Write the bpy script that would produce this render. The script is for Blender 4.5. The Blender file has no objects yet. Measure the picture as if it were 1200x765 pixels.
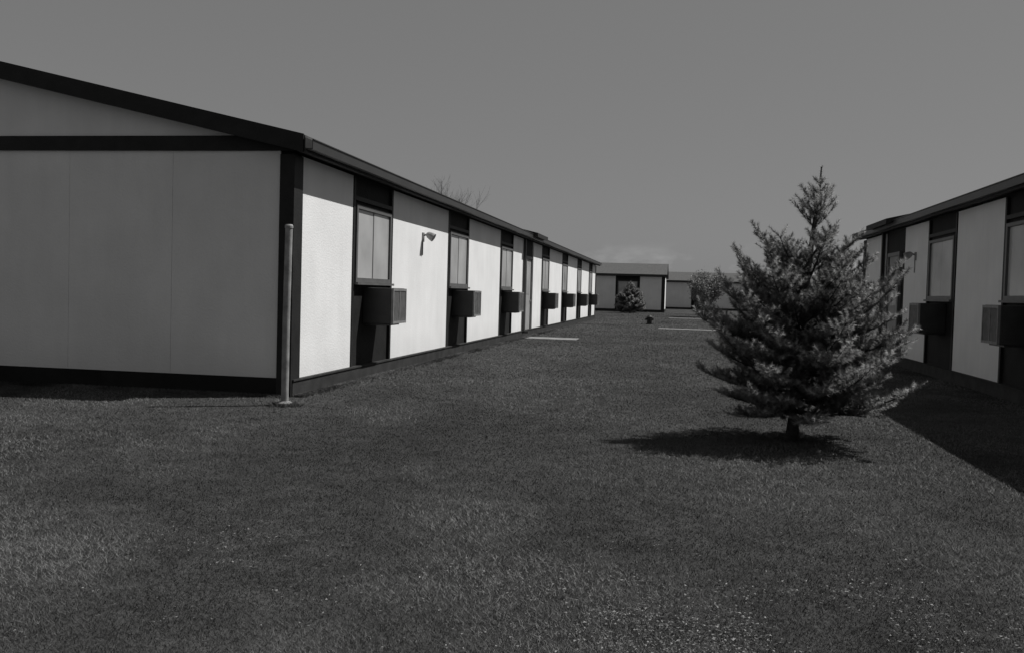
import bpy, math, random
import numpy as np
from mathutils import Vector, Matrix, noise as mnoise
random.seed(7); rng=np.random.default_rng(11)
scene=bpy.context.scene
COL=scene.collection
scene.view_settings.view_transform='Standard'
scene.view_settings.look='None'
scene.view_settings.exposure=0

# ---------------------------------------------------------------- materials
def mat(name, g, rough=0.8, var=0.15, scale=3.0, bump=0.0, bscale=60.0, spec=0.3, stain=0.0, tint=(1,1,1)):
    m=bpy.data.materials.new(name); m.use_nodes=True
    nt=m.node_tree; N=nt.nodes; L=nt.links
    b=N['Principled BSDF']; b.inputs['Roughness'].default_value=rough
    b.inputs['Specular IOR Level'].default_value=spec
    geo=N.new('ShaderNodeNewGeometry')
    n=N.new('ShaderNodeTexNoise'); n.inputs['Scale'].default_value=scale; n.inputs['Detail'].default_value=4
    L.new(geo.outputs['Position'],n.inputs['Vector'])
    mr=N.new('ShaderNodeMapRange'); mr.inputs[1].default_value=0.3; mr.inputs[2].default_value=0.7
    mr.inputs[3].default_value=g*(1-var); mr.inputs[4].default_value=g*(1+var)
    L.new(n.outputs['Fac'],mr.inputs[0])
    out=mr.outputs[0]
    if stain>0:
        mp=N.new('ShaderNodeMapping'); mp.inputs['Scale'].default_value=(3,3,0.5)
        L.new(geo.outputs['Position'],mp.inputs['Vector'])
        n2=N.new('ShaderNodeTexNoise'); n2.inputs['Scale'].default_value=1.4; n2.inputs['Detail'].default_value=6; n2.inputs['Roughness'].default_value=.6
        L.new(mp.outputs[0],n2.inputs['Vector'])
        r2=N.new('ShaderNodeMapRange'); r2.inputs[1].default_value=.35; r2.inputs[2].default_value=.75
        r2.inputs[3].default_value=1; r2.inputs[4].default_value=1-stain
        L.new(n2.outputs['Fac'],r2.inputs[0])
        sx=N.new('ShaderNodeSeparateXYZ'); L.new(geo.outputs['Position'],sx.inputs[0])
        r3=N.new('ShaderNodeMapRange'); r3.inputs[1].default_value=.15; r3.inputs[2].default_value=.6
        r3.inputs[3].default_value=1-stain*1.6; r3.inputs[4].default_value=1
        L.new(sx.outputs[2],r3.inputs[0])
        mu=N.new('ShaderNodeMath'); mu.operation='MULTIPLY'; L.new(out,mu.inputs[0]); L.new(r2.outputs[0],mu.inputs[1])
        mu2=N.new('ShaderNodeMath'); mu2.operation='MULTIPLY'; L.new(mu.outputs[0],mu2.inputs[0]); L.new(r3.outputs[0],mu2.inputs[1])
        out=mu2.outputs[0]
    L.new(out,b.inputs['Base Color'])
    if bump>0:
        n3=N.new('ShaderNodeTexNoise'); n3.inputs['Scale'].default_value=bscale; n3.inputs['Detail'].default_value=2
        L.new(geo.outputs['Position'],n3.inputs['Vector'])
        bp=N.new('ShaderNodeBump'); bp.inputs['Strength'].default_value=bump; bp.inputs['Distance'].default_value=.01
        L.new(n3.outputs['Fac'],bp.inputs['Height']); L.new(bp.outputs[0],b.inputs['Normal'])
    return m

M_white=mat('white_stucco_board',.80,.85,.05,1.3,.35,45,.2,stain=.06)
M_dark=mat('dark_stained_wood',.013,.75,.3,4,.4,30,.2)
M_trim=mat('dark_trim_board',.014,.6,.3,6,.3,40,.3)
M_skirt=mat('grey_skirting_wood',.035,.8,.3,5,.4,40,.2)
M_roof=mat('asphalt_shingle',.085,.95,.3,9,.8,50,.2)
M_fascia=mat('dark_fascia',.020,.7,.25,6,.2,40,.3)
M_gutter=mat('dark_painted_metal',.03,.45,.15,3,0,0,.5)
M_frame=mat('bronze_window_frame',.10,.5,.15,5,0,0,.5)
M_pane=mat('curtained_glass',.38,.25,.2,1.3,0,0,.5)
M_ac=mat('air_conditioner_case',.03,.5,.2,6,.1,60,.4)
M_grille=mat('air_conditioner_fins',.20,.5,.2,12,0,0,.4)
M_door=mat('painted_door',.30,.6,.1,3,0,0,.3)
M_metal=mat('galvanised_metal',.27,.6,.3,9,.1,80,.3)
M_conc=mat('concrete',.20,.9,.25,3,.5,50,.2)
M_bark=mat('bark',.05,.95,.35,25,.8,90,.1)
M_greybark=mat('pale_bark',.10,.95,.25,10,0,0,.1)
M_iron=mat('dark_cast_iron',.02,.6,.2,9,0,0,.3)

def leafmat(name,lo,hi,attr='tone'):
    m=bpy.data.materials.new(name); m.use_nodes=True
    nt=m.node_tree;N=nt.nodes;L=nt.links
    b=N['Principled BSDF']; b.inputs['Roughness'].default_value=.65; b.inputs['Specular IOR Level'].default_value=.2
    a=N.new('ShaderNodeAttribute'); a.attribute_name=attr
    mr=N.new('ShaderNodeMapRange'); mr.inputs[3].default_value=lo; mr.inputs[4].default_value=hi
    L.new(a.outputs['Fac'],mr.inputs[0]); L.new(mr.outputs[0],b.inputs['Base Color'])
    return m
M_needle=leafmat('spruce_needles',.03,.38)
M_leaf=leafmat('spring_leaves',.12,.34)
M_blade=leafmat('grass_blades',.018,.20)
M_clover=leafmat('clover_leaves',.08,.28)

M_ground=bpy.data.materials.new('lawn_soil')
def grass_nodes(m, mult):
    m.use_nodes=True; nt=m.node_tree;N=nt.nodes;L=nt.links
    b=N['Principled BSDF']; b.inputs['Roughness'].default_value=.95; b.inputs['Specular IOR Level'].default_value=.08
    geo=N.new('ShaderNodeNewGeometry')
    def ns(scale,det,rough=.55,vec=None):
        n=N.new('ShaderNodeTexNoise'); n.inputs['Scale'].default_value=scale; n.inputs['Detail'].default_value=det; n.inputs['Roughness'].default_value=rough
        L.new(vec or geo.outputs['Position'],n.inputs['Vector']); return n.outputs['Fac']
    def mrng(s,a0,a1,b0,b1):
        r=N.new('ShaderNodeMapRange'); r.inputs[1].default_value=a0; r.inputs[2].default_value=a1; r.inputs[3].default_value=b0; r.inputs[4].default_value=b1
        L.new(s,r.inputs[0]); return r.outputs[0]
    def mul(a,c):
        t=N.new('ShaderNodeMath'); t.operation='MULTIPLY'; L.new(a,t.inputs[0])
        if isinstance(c,(int,float)): t.inputs[1].default_value=c
        else: L.new(c,t.inputs[1])
        return t.outputs[0]
    mp=N.new('ShaderNodeMapping'); mp.inputs['Scale'].default_value=(1.0,.35,1); L.new(geo.outputs['Position'],mp.inputs['Vector'])
    v=mrng(ns(.5,4,.6,mp.outputs[0]),.32,.68,.72,1.3)
    v=mul(v,mrng(ns(4,6,.8),.3,.7,.5,1.5))
    v=mul(v,mrng(ns(45,3,.8),.3,.7,.45,1.6))
    v=mul(v,mult)
    L.new(v,b.inputs['Base Color'])
    bp=N.new('ShaderNodeBump'); bp.inputs['Strength'].default_value=.8; bp.inputs['Distance'].default_value=.03
    L.new(ns(38,4,.75),bp.inputs['Height']); L.new(bp.outputs[0],b.inputs['Normal'])
grass_nodes(M_ground,.046)

# ---------------------------------------------------------------- mesh helpers
class MB:
    def __init__(s): s.v=[]; s.f=[]
    def box(s,x0,x1,y0,y1,z0,z1):
        b=len(s.v)
        s.v+=[(x0,y0,z0),(x1,y0,z0),(x1,y1,z0),(x0,y1,z0),(x0,y0,z1),(x1,y0,z1),(x1,y1,z1),(x0,y1,z1)]
        s.f+=[tuple(b+i for i in q) for q in ((0,3,2,1),(4,5,6,7),(0,1,5,4),(1,2,6,5),(2,3,7,6),(3,0,4,7))]
        return s
    def prism(s,poly,y0,y1):
        b=len(s.v); n=len(poly)
        s.v+=[(x,y0,z) for x,z in poly]+[(x,y1,z) for x,z in poly]
        s.f.append(tuple(b+i for i in range(n))); s.f.append(tuple(b+n+i for i in reversed(range(n))))
        for i in range(n):
            j=(i+1)%n; s.f.append((b+i,b+n+i,b+n+j,b+j))
        return s
    def tube(s,pts,radii,n=8,cap=True):
        rings=[]
        for k,p in enumerate(pts):
            p=Vector(p)
            a=Vector(pts[min(k+1,len(pts)-1)])-Vector(pts[max(k-1,0)])
            a.normalize()
            u=a.cross(Vector((0,0,1)));
            if u.length<.05: u=a.cross(Vector((1,0,0)))
            u.normalize(); w=a.cross(u)
            b=len(s.v); rings.append(b)
            for i in range(n):
                t=2*math.pi*i/n
                s.v.append(tuple(p+(u*math.cos(t)+w*math.sin(t))*radii[k]))
        for a,b in zip(rings,rings[1:]):
            for i in range(n):
                j=(i+1)%n; s.f.append((a+i,a+j,b+j,b+i))
        if cap:
            s.f.append(tuple(rings[0]+i for i in reversed(range(n)))); s.f.append(tuple(rings[-1]+i for i in range(n)))
        return s
def mk(name,mb,m,parent=None,bevel=0,smooth=False,loc=None):
    me=bpy.data.meshes.new(name); me.from_pydata(mb.v,[],mb.f); me.materials.append(m)
    import bmesh
    bm=bmesh.new(); bm.from_mesh(me); bmesh.ops.recalc_face_normals(bm,faces=bm.faces)
    if bevel>0:
        bmesh.ops.bevel(bm,geom=bm.edges[:],offset=bevel,segments=2,profile=.5,affect='EDGES',clamp_overlap=True)
    bm.to_mesh(me); bm.free()
    if smooth:
        for p in me.polygons: p.use_smooth=True
    o=bpy.data.objects.new(name,me); COL.objects.link(o)
    if parent: o.parent=parent
    if loc: o.location=loc
    return o
def raw(name,verts,faces,m,parent=None,tone=None):
    me=bpy.data.meshes.new(name)
    nv=len(verts); nf=len(faces); k=faces.shape[1]
    me.vertices.add(nv); me.vertices.foreach_set('co',np.asarray(verts,dtype=np.float32).ravel())
    me.loops.add(nf*k); me.loops.foreach_set('vertex_index',faces.astype(np.int32).ravel())
    me.polygons.add(nf); me.polygons.foreach_set('loop_start',np.arange(0,nf*k,k,dtype=np.int32))
    me.polygons.foreach_set('loop_total',np.full(nf,k,dtype=np.int32))
    me.update(calc_edges=True)
    if tone is not None:
        a=me.attributes.new('tone','FLOAT','POINT'); a.data.foreach_set('value',np.asarray(tone,dtype=np.float32))
    me.materials.append(m)
    o=bpy.data.objects.new(name,me); COL.objects.link(o)
    if parent: o.parent=parent
    return o
def empty(name,label,cat,loc,rot=0,group=None):
    e=bpy.data.objects.new(name,None); COL.objects.link(e); e.location=loc; e.rotation_euler=(0,0,rot)
    e['label']=label; e['category']=cat; e.empty_display_size=.3
    if group: e['group']=group
    return e
def copy_part(o,parent,dy):
    c=o.copy(); COL.objects.link(c); c.parent=parent
    if dy is not None: c.location=(o.location.x,o.location.y+dy,o.location.z)
    return c

# ---------------------------------------------------------------- buildings
MOD=1.81
def building(label,loc,rot,spec,W=10.0,start=.22,lamp=None,porch=True):
    """long face at x=0 looking +x, running along +y"""
    B=empty('motel_building',label,'building',loc,rot,'long low motel-style buildings')
    L=start+sum(w for _,w in spec)+.22
    sl=.225; OV=.20; zt=2.84+.19
    xr=-W/2
    zu=lambda x:2.84+sl*(OV-x) if x>=xr else 2.84+sl*(OV-(2*xr-x))
    body=MB().prism([(-W+.03,0),(-.03,0),(-.03,zu(-.03)-.01),(xr,zu(xr)-.01),(-W+.03,zu(-W+.03)-.01)],.03,L-.03)
    mk('wall',body,M_dark,B)
    r=MB().prism([(OV,2.84),(OV,zt),(xr,zu(xr)+.19),(-W-OV,zt),(-W-OV,2.84),(xr,zu(xr))][::-1],-.18,L+.18)
    roof=mk('roof',r,M_roof,B)
    for ys in (-.205,L+.182):
        rake=MB().prism([(OV-.01,2.835),(OV-.01,zt+.012),(xr,zu(xr)+.202),(-W-OV+.01,zt+.012),(-W-OV+.01,2.835),(xr,zu(xr)-.005)][::-1],ys,ys+.023)
        mk('rake_board',rake,M_trim,roof)
    mk('fascia_board',MB().box(OV+.001,OV+.014,-.2,L+.2,2.836,3.0),M_fascia,roof)
    g=MB().prism([(OV+.016,2.87),(OV+.088,2.87),(OV+.088,2.975),(OV+.1,2.978),(OV+.1,2.99),(OV+.08,2.99),(OV+.08,2.885),(OV+.016,2.885)],-.16,L+.16)
    mk('gutter',g,M_gutter,roof)
    y=start; bays=[]; doors=[]
    for kind,w in spec:
        if kind=='W':
            p=MB().box(-.031,0,y+.012,y+w-.012,.205,2.845)
            mk('wall_panel',p,M_white,B)
        elif kind=='D': bays.append(y+w/2)
        elif kind=='E': doors.append(y+w/2)
        y+=w
    mk('skirting_board',MB().prism([(-.05,-.05),(.03,-.05),(.03,.18),(.045,.183),(.045,.202),(-.05,.202)],0,L),M_skirt,B)
    for ya,yb in ((-.045,start),(L-.22,L+.045)):
        mk('corner_board',MB().box(-.16,.022,ya,yb,-.05,2.835),M_trim,B,.004)
    for yg,s in ((0,-1),(L,1)):
        def yb(a,b):
            return (yg-b,yg-a) if s<0 else (yg+a,yg+b)
        x=-.17; wpan=1.37
        while x-.02>-W+.1:
            x2=max(x-wpan,-W+.05)
            y0,y1=yb(-.035,0.0)
            mk('gable_panel',MB().box(x2+.0018,x-.0018,y0,y1,.215,2.875),M_white,B)
            x=x2
        y0,y1=yb(-.035,0.002)
        tri=MB().prism([(-.7,3.03),(-W+.7,3.03),(-W+.7,zu(-.7)+.02),(xr,zu(xr)+.02),(-.7,zu(-.7)+.02)][::-1],y0,y1)
        mk('gable_panel',tri,M_white,B)
        y0,y1=yb(-.03,.03)
        mk('trim_board',MB().box(-W,-.0,y0,y1,2.875,3.05),M_trim,B)
        y0,y1=yb(-.03,.02)
        mk('skirting_board',MB().box(-W,-.165,y0,y1,-.05,.215),M_dark,B)
    first=None
    for c in bays:
        if first is None:
            wf=MB(); hw=.80; z0,z1=1.38,2.46
            for a,b,c0,c1 in ((-hw,hw,z0,z0+.06),(-hw,hw,z1-.05,z1),(-hw,-hw+.06,z0+.06,z1-.05),(hw-.06,hw,z0+.06,z1-.05),(-.012,.012,z0+.06,z1-.05)):
                wf.box(-.04,.025 if abs(a)>.1 else -.004,a,b,c0,c1)
            win=mk('window',wf,M_frame,B,loc=(0,c,0))
            sill=mk('sill',MB().box(-.04,.07,-hw-.04,hw+.04,z0-.035,z0-.002),M_frame,win)
            p1=mk('window_pane',MB().box(-.035,-.008,-hw+.062,-.014,z0+.062,z1-.052),M_pane,win)
            p2=mk('window_pane',MB().box(-.035,-.002,.014,hw-.062,z0+.062,z1-.052),M_pane,win)
            bt=MB()
            for a in (-MOD/2+.0,MOD/2-.07): bt.box(-.04,.012,a,a+.07,.21,2.84)
            bt.box(-.04,.0121,-MOD/2+.06,MOD/2-.06,2.52,2.58)
            bat=mk('bay_batten',bt,M_trim,B,loc=(0,c,0))
            ac=mk('air_conditioner',MB().box(-.03,.40,-.335,.335,.79,1.31),M_ac,B,.012,loc=(0,c,0))
            gr=MB()
            gr.box(.395,.43,-.33,.33,.795,.83).box(.395,.43,-.33,.33,1.27,1.305).box(.395,.43,-.33,-.295,.83,1.27).box(.395,.43,.295,.33,.83,1.27)
            gr.box(.395,.428,-.01,.01,.831,1.269)
            for i in range(19):
                yy=-.28+i*.0311
                if abs(yy)>.014: gr.box(.398,.422,yy-.007,yy+.007,.829,1.271)
            grille=mk('grille',gr,M_grille,ac)
            lvs=[]
            for sy in (-.342,.33):
                lv=MB().box(.10,.36,sy+.004,sy+.008,.86,1.22)
                for i in range(7): lv.box(.12,.34,sy,sy+.012,.88+i*.05,.895+i*.05)
                lvs.append(mk('louver',lv,M_ac,ac))
            br=mk('bracket',MB().box(-.03,.33,-.30,.30,.765,.788),M_gutter,ac)
            first=c; parts=[(win,[sill,p1,p2]),(bat,[]),(ac,[grille,br]+lvs)]
        else:
            for t,ch in parts:
                n=copy_part(t,B,c-first)
                for q in ch:
                    copy_part(q,n,None)
    for c in doors:
        fr=MB().box(-.04,.03,-.56,-.48,.21,2.3).box(-.04,.03,.48,.56,.21,2.3).box(-.04,.03,-.56,.56,2.3,2.38)
        d=mk('door',MB().box(-.04,-.002,-.478,.478,.21,2.298),M_door,B,loc=(0,c,0))
        mk('door_frame',fr,M_frame,d)
        mk('door_window',MB().box(-.01,.006,-.3,.3,1.25,2.1),M_pane,d)
        mk('handle',MB().tube([(0,.38,1.05),(.05,.38,1.05)],[.02,.03],10),M_metal,d)
        if porch:
            ca=MB().prism([(.42,2.91),(.42,3.02),(-1.6,3.49),(-1.6,3.38)][::-1],c-1.05,c+1.05)
            mk('porch_roof',ca,M_fascia,B)
            mk('downspout',MB().box(.012,.082,c-1.02,c-.94,.2,2.86).box(.012,.2,c-1.02,c-.94,.13,.2),M_gutter,B,.006)
    if lamp:
        y0=lamp
        l=MB().box(0,.02,-.05,.05,2.14,2.30).tube([(.015,0,2.25),(.06,0,2.265),(.11,0,2.262)],[.016,.016,.016],8)
        lo=mk('wall_lamp',l,M_metal,B,loc=(0,y0,0))
        mk('lamp_shade',MB().tube([(.07,0,2.275),(.10,0,2.265),(.16,0,2.235),(.20,0,2.212)],[.03,.055,.072,.076],14),M_metal,lo)
        mk('conduit',MB().tube([(.012,-.03,2.16),(.012,-.03,1.90)],[.01,.01],6),M_metal,lo)
    return B,L
m=MOD
specL=[('W',m),('D',m),('W',2*m),('D',m),('W',2*m),('D',m),('W',m),('E',m),('W',m),('D',m),('W',2*m),('D',m),('W',2*m),('D',m),('W',2*m),('D',m),('W',m)]
building('long low white-panelled building with dark trim and window air conditioners',(-4.48,10.41,0),0,specL,lamp=5.62)
specR=[('W',2.25),('E',1.85),('W',1.85),('D',1.85),('W',2.32),('D',1.85),('W',3.6),('D',1.85),('W',3.6),('D',1.85),('W',1.85)]
building('low white-panelled building in shade beside a grass lane',(4.54,24.8,0),math.pi,specR,lamp=5.25)
specA=[('W',3.2),('D',1.93),('W',3.2),('W',1.6),('D',1.93),('W',1.75)]
LA=.44+sum(w for _,w in specA)
building('distant low building with white panels across the lawn',(-1.2-LA,76.3,0),-math.pi/2,specA,W=8.5,porch=False)
specB=[('W',2*m),('D',m),('W',2*m),('D',m),('W',m),('E',m),('W',m),('D',m),('W',2*m)]
building('farther low building with pale walls behind small trees',(-2.6,101,0),-math.pi/2,specB,W=8.5,porch=False)

# ---------------------------------------------------------------- ground
me_v=[];me_f=[]
xs=sorted(set([-700,-200,-60]+list(range(-30,31,3))+[60,200,700])); ys=sorted(set([-200,-30]+list(range(-12,121,3))+[200,400,1200]))
for yv in ys:
    for xv in xs: me_v.append((xv,yv,0))
nx=len(xs)
for j in range(len(ys)-1):
    for i in range(nx-1):
        a=j*nx+i; me_f.append((a,a+1,a+1+nx,a+nx))
g=MB(); g.v=me_v; g.f=me_f
go=mk('ground',g,M_ground); go['kind']='structure'
def path(x0,x1,y0,y1):
    o=mk('path',MB().box(x0,x1,y0,y1,-.05,.012),M_conc,None,.004); o['kind']='structure'
path(-4.42,-2.85,26.4,27.5)
path(-.8,2.6,38.2,39.0)
path(-.6,1.6,57.6,58.5)

TH=math.radians(10.05); CH=1.3
def wedge(n,d0,d1,halfw):
    d=d0*(d1/d0)**rng.random(n)
    t=(rng.random(n)*2-1)*halfw
    xc=t*d
    return xc*math.cos(TH)-d*math.sin(TH), xc*math.sin(TH)+d*math.cos(TH), d
def vnoise(x,y,seed):
    r=np.random.default_rng(seed).random((256,256))
    xi=np.floor(x).astype(int); yi=np.floor(y).astype(int); fx=x-xi; fy=y-yi
    fx=fx*fx*(3-2*fx); fy=fy*fy*(3-2*fy)
    a=r[xi%256,yi%256];b=r[(xi+1)%256,yi%256];c=r[xi%256,(yi+1)%256];d=r[(xi+1)%256,(yi+1)%256]
    return (a*(1-fx)+b*fx)*(1-fy)+(c*(1-fx)+d*fx)*fy
def patch(x,y):
    u=x*.8+y*.35; v=y*.8-x*.35
    return .46*vnoise(u*1.1+9,v*.7+5,1)+.32*vnoise(u*2.3,v*1.7,2)+.14*vnoise(u*5,v*4,3)+.08*vnoise(u*14,v*12,4)
X,Y,D=wedge(720000,2.9,75,.60)
keep=((X>-4.44)|(Y<10.35)|(Y>49.2))&((X<4.5)|(Y>25.2))&(Y<76.2)
for (a,b,c_,d_) in ((-4.42,-2.85,26.4,27.5),(-.8,2.6,38.2,39.0),(-.6,1.6,57.6,58.5)):
    keep&=~((X>a)&(X<b)&(Y>c_)&(Y<d_))
X,Y,D=X[keep],Y[keep],D[keep]; n0=len(X)
n2=22000
Xt=-4.42+np.abs(rng.normal(0,.06,n2)); Yt=10.4+rng.random(n2)**1.6*25
n3=9000
Xg=-4.5-rng.random(n3)*6; Yg=10.34-np.abs(rng.normal(0,.06,n3))
n4=1500
a4=rng.random(n4)*6.283; r4=.05+np.abs(rng.normal(0,.07,n4))
Xp=-4.2+np.cos(a4)*r4; Yp=9.62+np.sin(a4)*r4
n5=900
a5=rng.random(n5)*6.283; r5=.06+np.abs(rng.normal(0,.12,n5))
Xq=1.05+np.cos(a5)*r5; Yq=8.92+np.sin(a5)*r5
tall=np.concatenate([np.ones(n0),np.full(n2,2.0),np.full(n3,2.2),np.full(n4,2.8),np.full(n5,1.6)])
X=np.concatenate([X,Xt,Xg,Xp,Xq]);Y=np.concatenate([Y,Yt,Yg,Yp,Yq])
D=-X*math.sin(TH)+Y*math.cos(TH); n=len(X)
pn=patch(X,Y)
h=(.005+.009*rng.random(n)+.009*pn)*tall*(1+.012*D)
w=(.0009+.0005*rng.random(n))*(.5+np.minimum(D,40)*.22)
a=rng.random(n)*2*np.pi; lean=rng.normal(0,.9,(n,2))*h[:,None]
P=np.zeros((n,3,3),dtype=np.float32)
P[:,0,0]=X-np.cos(a)*w; P[:,0,1]=Y-np.sin(a)*w
P[:,1,0]=X+np.cos(a)*w; P[:,1,1]=Y+np.sin(a)*w
P[:,2,0]=X+lean[:,0]; P[:,2,1]=Y+lean[:,1]; P[:,2,2]=h
P[:,:2,2]=-.002
q=np.clip((pn-.26)/.48,0,1); q=q*q*(3-2*q)
tn=np.clip((.24+.34*rng.beta(2,2.5,n))*(.08+2.1*q)+(rng.random(n)<.012)*.3,0,1)
go=raw('grass',P.reshape(-1,3),np.arange(n*3).reshape(-1,3),M_blade,None,np.repeat(tn,3)); go['kind']='stuff'
x,y,d=wedge(300000,2.9,9,.60)
cl=.6*vnoise(x*1.3+40,y*1.1,7)+.4*vnoise(x*4,y*4,8)
dens=np.clip((cl-.62)*3,0,1)*np.clip((6.5-d)/3,0,1)*.7+.9*np.exp(-((x-.45)/1.3)**2-((y-3.9)/.7)**2)*np.clip((cl-.30)*3,0,1)
k=(rng.random(len(x))<dens*.36)
x,y=x[k],y[k]; n=len(x); s=.004+.006*rng.random(n)
V=rng.normal(0,1,(n,3,3)); V/=np.linalg.norm(V,axis=2,keepdims=True); V[:,:,2]*=.4
Q=V*s[:,None,None]; Q[:,:,0]+=x[:,None]; Q[:,:,1]+=y[:,None]; Q[:,:,2]+=(.012+.014*rng.random(n))[:,None]
co=raw('clover',Q.reshape(-1,3),np.arange(n*3).reshape(-1,3),M_clover,None,np.repeat(rng.random(n)**1.5,3)); co['kind']='stuff'
print('clover',n,'blades',len(X))

# ---------------------------------------------------------------- spruce
def spruce(name,label,loc,H,prof,nlev,lean,needle,nper,dens=1.0,seed=3,cat='tree',bias=0):
    R=random.Random(seed)
    T=empty(name,label,cat,loc)
    zs=[p[0] for p in prof]; rs=[p[1] for p in prof]
    ax=lambda z:Vector((lean[0]*(z/H)**1.3,lean[1]*(z/H)**1.3,z))
    k=12; tr=MB().tube([ax(H*i/k)+Vector((R.uniform(-.006,.006),R.uniform(-.006,.006),-.03 if i==0 else 0)) for i in range(k+1)],[H*(.019*(1-i/k)**.8+.0022)*(1.25 if i==0 else 1) for i in range(k+1)],10)
    segs=[]
    wood=MB()
    def twig(p,d,L,lvl,tip):
        n=max(2,int(L/.05)); q=p.copy(); dd=d.copy(); pts=[q.copy()]
        for i in range(n):
            dd=(dd+Vector((R.uniform(-.07,.07),R.uniform(-.07,.07),R.uniform(0,.15)))).normalized()
            q2=q+dd*(L/n); segs.append((q.copy(),q2.copy(),min(1,tip*(.30+.70*(i+1)/n)))); q=q2; pts.append(q.copy())
        if lvl<2 and L>.12:
            m_=int(L/.078*dens)
            for j in range(m_):
                f=.12+.75*(j+.5)/m_
                pj=pts[min(int(f*n),n)]
                side=1 if j%2 else -1
                u=dd.cross(Vector((0,0,1)));
                if u.length<.01: continue
                u.normalize()
                nd=(dd*.85+u*side*.75+Vector((0,0,R.uniform(-.1,.4)))).normalized()
                twig(pj,nd,min(.14,L*.45*(1.1-f)+.05)*R.uniform(.7,1.2),lvl+1,tip)
    for lv in range(nlev):
        f=(lv+.5)/nlev
        zt=zs[0]+(zs[-1]-zs[0])*f**1.02
        nb=R.choice([6,7,7,8]) if f<.7 else 6
        a0=R.uniform(0,6.28)
        for b in range(nb):
            a=a0+6.283*b/nb+R.uniform(-.35,.35)
            z=zt+R.uniform(-.08,.08)*H/2.4
            rad=np.interp(z,zs,rs)*R.uniform(.66,1.08)*(1+bias*math.cos(a))
            el=math.radians(-4+ 50*f**1.05+R.uniform(-7,9))
            zb=z-rad*math.tan(el); zb=max(zb,H*.08)
            el=math.atan2(z-zb,rad)
            p=ax(zb); L=rad/math.cos(el)
            d=Vector((math.cos(a)*math.cos(el),math.sin(a)*math.cos(el),math.sin(el)-.2)).normalized()
            n=max(4,int(L/.075)); q=p.copy(); pts=[q.copy()]
            dd=d.copy()
            for i in range(n):
                dd=(dd+Vector((R.uniform(-.04,.04),R.uniform(-.04,.04),.01+.09*(i/n)))).normalized()
                q=q+dd*(L/n); pts.append(q.copy())
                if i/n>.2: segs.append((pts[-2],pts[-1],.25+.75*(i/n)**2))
                if i/n>.12:
                    for sd in (-1,1):
                        if R.random()<.9*dens:
                            u=dd.cross(Vector((0,0,1))).normalized()
                            nd=(dd*.8+u*sd*.8+Vector((0,0,R.uniform(-.15,.4)))).normalized()
                            tl=(.34*(1-i/n)*L+.10)*R.uniform(.6,1.2)
                            twig(pts[-1],nd,min(tl,.32),1 if tl<.14 else 0,.25+.75*(i/n))
            wood.tube([pts[i] for i in range(0,len(pts),2)],[.010*H/2.4*(1-i/len(pts))+.002 for i in range(0,len(pts),2)],5,False)
    top=ax(H); pl=ax(H*.78)
    for i in range(6): segs.append((pl.lerp(top,i/6),pl.lerp(top,(i+1)/6),.9))
    for zf,ll in ((.78,.32),(.82,.29),(.86,.24),(.90,.16),(.935,.09)):
        for b in range(5):
            a=b*1.257+zf*40; p=ax(H*zf); d=Vector((math.cos(a)*.8,math.sin(a)*.8,.62)).normalized()
            twig(p,d,ll*R.uniform(.8,1.1),1 if ll>.2 else 2,.9)
    S0=np.array([s[0] for s in segs]);S1=np.array([s[1] for s in segs]);TT=np.array([s[2] for s in segs])
    Ls=np.linalg.norm(S1-S0,axis=1); cnt=np.maximum(1,(Ls*nper+rng.random(len(Ls))).astype(int))
    idx=np.repeat(np.arange(len(segs)),cnt); n=len(idx)
    f=rng.random(n)[:,None]; base=S0[idx]*(1-f)+S1[idx]*f
    ad=(S1-S0)[idx]/Ls[idx][:,None]
    r=rng.normal(0,1,(n,3)); r[:,2]+=.3; r-=ad*np.sum(r*ad,axis=1,keepdims=True); r/=np.linalg.norm(r,axis=1,keepdims=True)
    dr=r*.9+ad*.5; dr/=np.linalg.norm(dr,axis=1,keepdims=True)
    sd=np.cross(dr,ad); sd/=(np.linalg.norm(sd,axis=1,keepdims=True)+1e-6)
    ln=needle*(.75+.5*rng.random(n))[:,None]; wd=needle*.075
    V=np.stack([base-sd*wd,base+sd*wd,base+dr*ln],axis=1).reshape(-1,3)
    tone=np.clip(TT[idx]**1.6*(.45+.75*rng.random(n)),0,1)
    t_=mk('trunk',tr,M_bark,T,smooth=True)
    mk('branch',wood,M_bark,t_)
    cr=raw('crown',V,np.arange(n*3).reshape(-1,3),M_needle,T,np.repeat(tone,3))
    print('needles',n)
    return T
prof=[(.24,.68),(.36,.92),(.56,1.08),(.80,1.10),(1.08,.98),(1.38,.84),(1.62,.70),(1.86,.52),(2.0,.38)]
spruce('spruce_tree','young spruce with bare lower trunk standing on mown grass',(1.06,8.92,0),2.52,prof,14,(.18,.03),.033,600,seed=12,bias=.07)
spruce('spruce_tree','small bushy evergreen in front of distant building wall',(-3.6,70.6,0),2.4,[(.1,1.1),(.3,1.3),(.8,1.25),(1.3,.95),(1.7,.6),(2.0,.25)],14,(0,0),.12,170,1.0,5)

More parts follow.
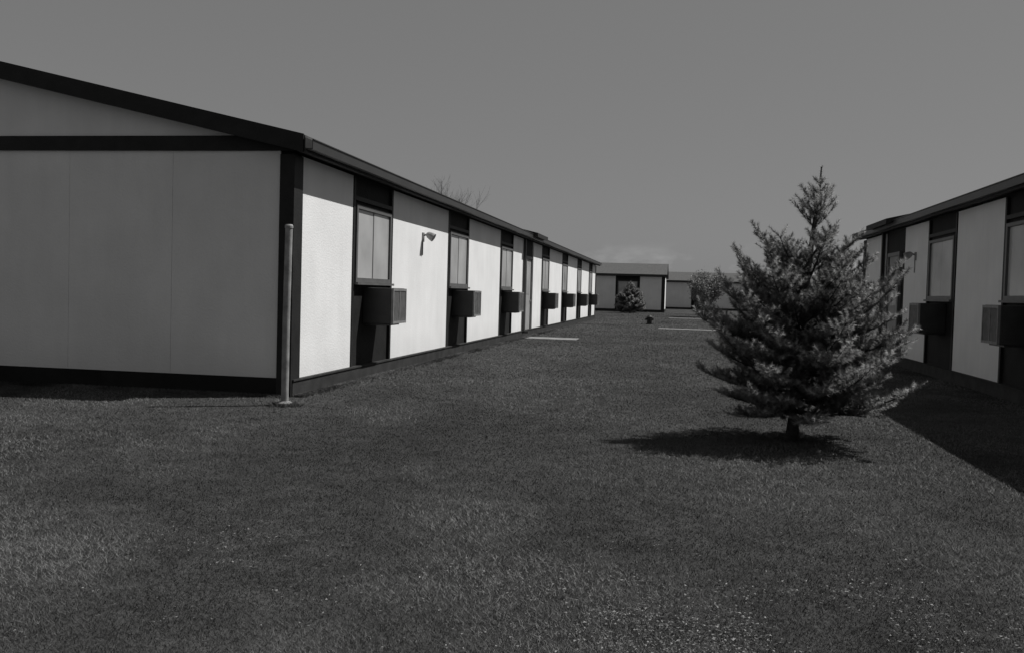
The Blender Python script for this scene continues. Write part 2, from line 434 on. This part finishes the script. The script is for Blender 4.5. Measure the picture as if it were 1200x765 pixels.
# ---------------------------------------------------------------- leafy / bare trees
def branching(mb,p,d,L,r,lvl,R,tips,maxl,spread=.6):
    n=4; q=Vector(p); pts=[q.copy()]; dd=Vector(d)
    for i in range(n):
        dd=(dd+Vector((R.uniform(-.14,.14),R.uniform(-.14,.14),R.uniform(-.03,.12)))).normalized(); q=q+dd*L/n; pts.append(q.copy())
    mb.tube(pts,[r*(1-.45*i/n) for i in range(n+1)],6 if lvl<2 else 4,False)
    tips.append((q.copy(),lvl)); tips.append((pts[2],lvl))
    if lvl>=maxl: return
    for k in range(R.choice([3,4])):
        a=R.uniform(0,6.28); u=Vector((math.cos(a),math.sin(a),R.uniform(.0,.5)))
        nd=(dd+u*spread*R.uniform(.7,1.3)).normalized()
        branching(mb,pts[R.choice([2,3,4])],nd,L*R.uniform(.6,.8),r*.5,lvl+1,R,tips,maxl,spread)
def bare(label,loc,H,seed):
    R=random.Random(seed); T=empty('bare_tree',label,'tree',loc); mb=MB(); tips=[]
    branching(mb,(0,0,-.1),(0,0,1),H*.36,H*.016,0,R,tips,5,.62)
    mx=max(t[0].z for t in tips); s=H/mx
    mb.v=[tuple(c*s for c in v) for v in mb.v]
    mk('trunk',mb,M_greybark,T)
bare('leafless tree rising behind the building roof',(-14.0,59,0),8.0,4)
bare('leafless tree rising behind the building roof',(-17.0,60,0),8.6,9)
R=random.Random(21); T=empty('leafy_tree','small rounded tree with sparse pale spring leaves on lawn','tree',(1.66,63.3,0))
mb=MB(); tips=[]
for k in range(5):
    a=k*1.257; branching(mb,(.05*math.cos(a),.05*math.sin(a),-.05),(.4*math.cos(a),.4*math.sin(a),1),.95,.035,1,R,tips,4,.7)
mx=max(t[0].z for t in tips); s=2.85/mx; mb.v=[tuple(c*s for c in v) for v in mb.v]
mk('trunk',mb,M_bark,T)
P=[]
for t,l in tips:
    if l<2: continue
    for j in range(44):
        c=np.array(t)*s+rng.normal(0,.16,3); v=rng.normal(0,1,(3,3)); v/=np.linalg.norm(v,axis=1,keepdims=True); P.append(c+v*.06)
P=np.array(P); n=len(P)
raw('crown',P.reshape(-1,3),np.arange(n*3).reshape(-1,3),M_leaf,T,np.repeat(rng.random(n),3))

# ---------------------------------------------------------------- post and hydrant
Pp=empty('metal_post','pale galvanised pipe post standing by the building corner','post',(-4.2,9.62,0))
mk('pole',MB().tube([(0,0,-.05),(0,0,.9),(.012,0,1.93)],[.040,.040,.040],18),M_metal,Pp)
mk('cap',MB().tube([(.012,0,1.925),(.012,0,1.95),(.012,0,1.965)],[.045,.045,.036],18),M_metal,Pp)
mk('collar',MB().tube([(0,0,-.03),(0,0,.03),(0,0,.05)],[.10,.09,.05],14),M_conc,Pp)
Hy=empty('fire_hydrant','small dark fire hydrant standing on the lawn','hydrant',(-1.33,43.9,0))
mk('barrel',MB().tube([(0,0,-.02),(0,0,.04),(0,0,.041),(0,0,.30),(0,0,.31),(0,0,.34),(0,0,.40),(0,0,.43)],[.17,.17,.12,.12,.14,.14,.07,.03],14),M_iron,Hy)
mk('nozzle',MB().tube([(-.19,0,.24),(-.13,0,.24),(.13,0,.24),(.19,0,.24)],[.06,.05,.05,.06],10),M_iron,Hy)
mk('cap',MB().tube([(0,-.18,.22),(0,-.05,.22)],[.07,.07],10),M_iron,Hy)

# ---------------------------------------------------------------- light
sd=Vector((.62,.33,1.0)).normalized()
sun=bpy.data.lights.new('sun','SUN'); sun.energy=4.8; sun.angle=math.radians(.53); sun.color=(1,.99,.97)
so=bpy.data.objects.new('sun',sun); COL.objects.link(so); so.rotation_euler=sd.to_track_quat('Z','Y').to_euler(); so.location=(10,10,30)
w=bpy.data.worlds.new('World'); scene.world=w; w.use_nodes=True
nt=w.node_tree;N=nt.nodes;L=nt.links
bg=N['Background']; bg.inputs[1].default_value=.1
sky=N.new('ShaderNodeTexSky'); sky.sky_type='NISHITA'; sky.sun_disc=False
sky.sun_elevation=math.asin(sd.z); sky.sun_rotation=math.atan2(.62,.33)
bw=N.new('ShaderNodeRGBToBW'); L.new(sky.outputs[0],bw.inputs[0])
pw=N.new('ShaderNodeMath'); pw.operation='POWER'; pw.inputs[1].default_value=.36; L.new(bw.outputs[0],pw.inputs[0])
ml=N.new('ShaderNodeMath'); ml.operation='MULTIPLY'; ml.inputs[1].default_value=1.24; L.new(pw.outputs[0],ml.inputs[0])
tc=N.new('ShaderNodeTexCoord'); sx=N.new('ShaderNodeSeparateXYZ'); L.new(tc.outputs['Generated'],sx.inputs[0])
band=N.new('ShaderNodeMapRange'); band.inputs[1].default_value=.058; band.inputs[2].default_value=.035; band.inputs[3].default_value=0; band.inputs[4].default_value=1
L.new(sx.outputs[2],band.inputs[0])
mp=N.new('ShaderNodeMapping'); mp.inputs['Scale'].default_value=(11,11,30); L.new(tc.outputs['Generated'],mp.inputs['Vector'])
cn=N.new('ShaderNodeTexNoise'); cn.inputs['Scale'].default_value=1.6; cn.inputs['Detail'].default_value=7; L.new(mp.outputs[0],cn.inputs['Vector'])
cr=N.new('ShaderNodeMapRange'); cr.inputs[1].default_value=.46; cr.inputs[2].default_value=.62; cr.inputs[3].default_value=0; cr.inputs[4].default_value=.4
L.new(cn.outputs['Fac'],cr.inputs[0])
mm=N.new('ShaderNodeMath'); mm.operation='MULTIPLY'; L.new(cr.outputs[0],mm.inputs[0]); L.new(band.outputs[0],mm.inputs[1])
ad=N.new('ShaderNodeMath'); ad.operation='ADD'; ad.inputs[1].default_value=1; L.new(mm.outputs[0],ad.inputs[0])
m3=N.new('ShaderNodeMath'); m3.operation='MULTIPLY'; L.new(ml.outputs[0],m3.inputs[0]); L.new(ad.outputs[0],m3.inputs[1])
L.new(m3.outputs[0],bg.inputs[0])

# ---------------------------------------------------------------- camera
cam=bpy.data.cameras.new('camera'); co=bpy.data.objects.new('camera',cam); COL.objects.link(co); scene.camera=co
cam.sensor_width=36; cam.lens=33.0; cam.clip_end=3000; cam.clip_start=.05
pitch=math.radians(2.08); roll=math.radians(1.6)
Rm=Matrix.Rotation(TH,4,'Z')@Matrix.Rotation(math.pi/2-pitch,4,'X')@Matrix.Rotation(roll,4,'Z')
co.matrix_world=Matrix.Translation((0,0,CH))@Rm
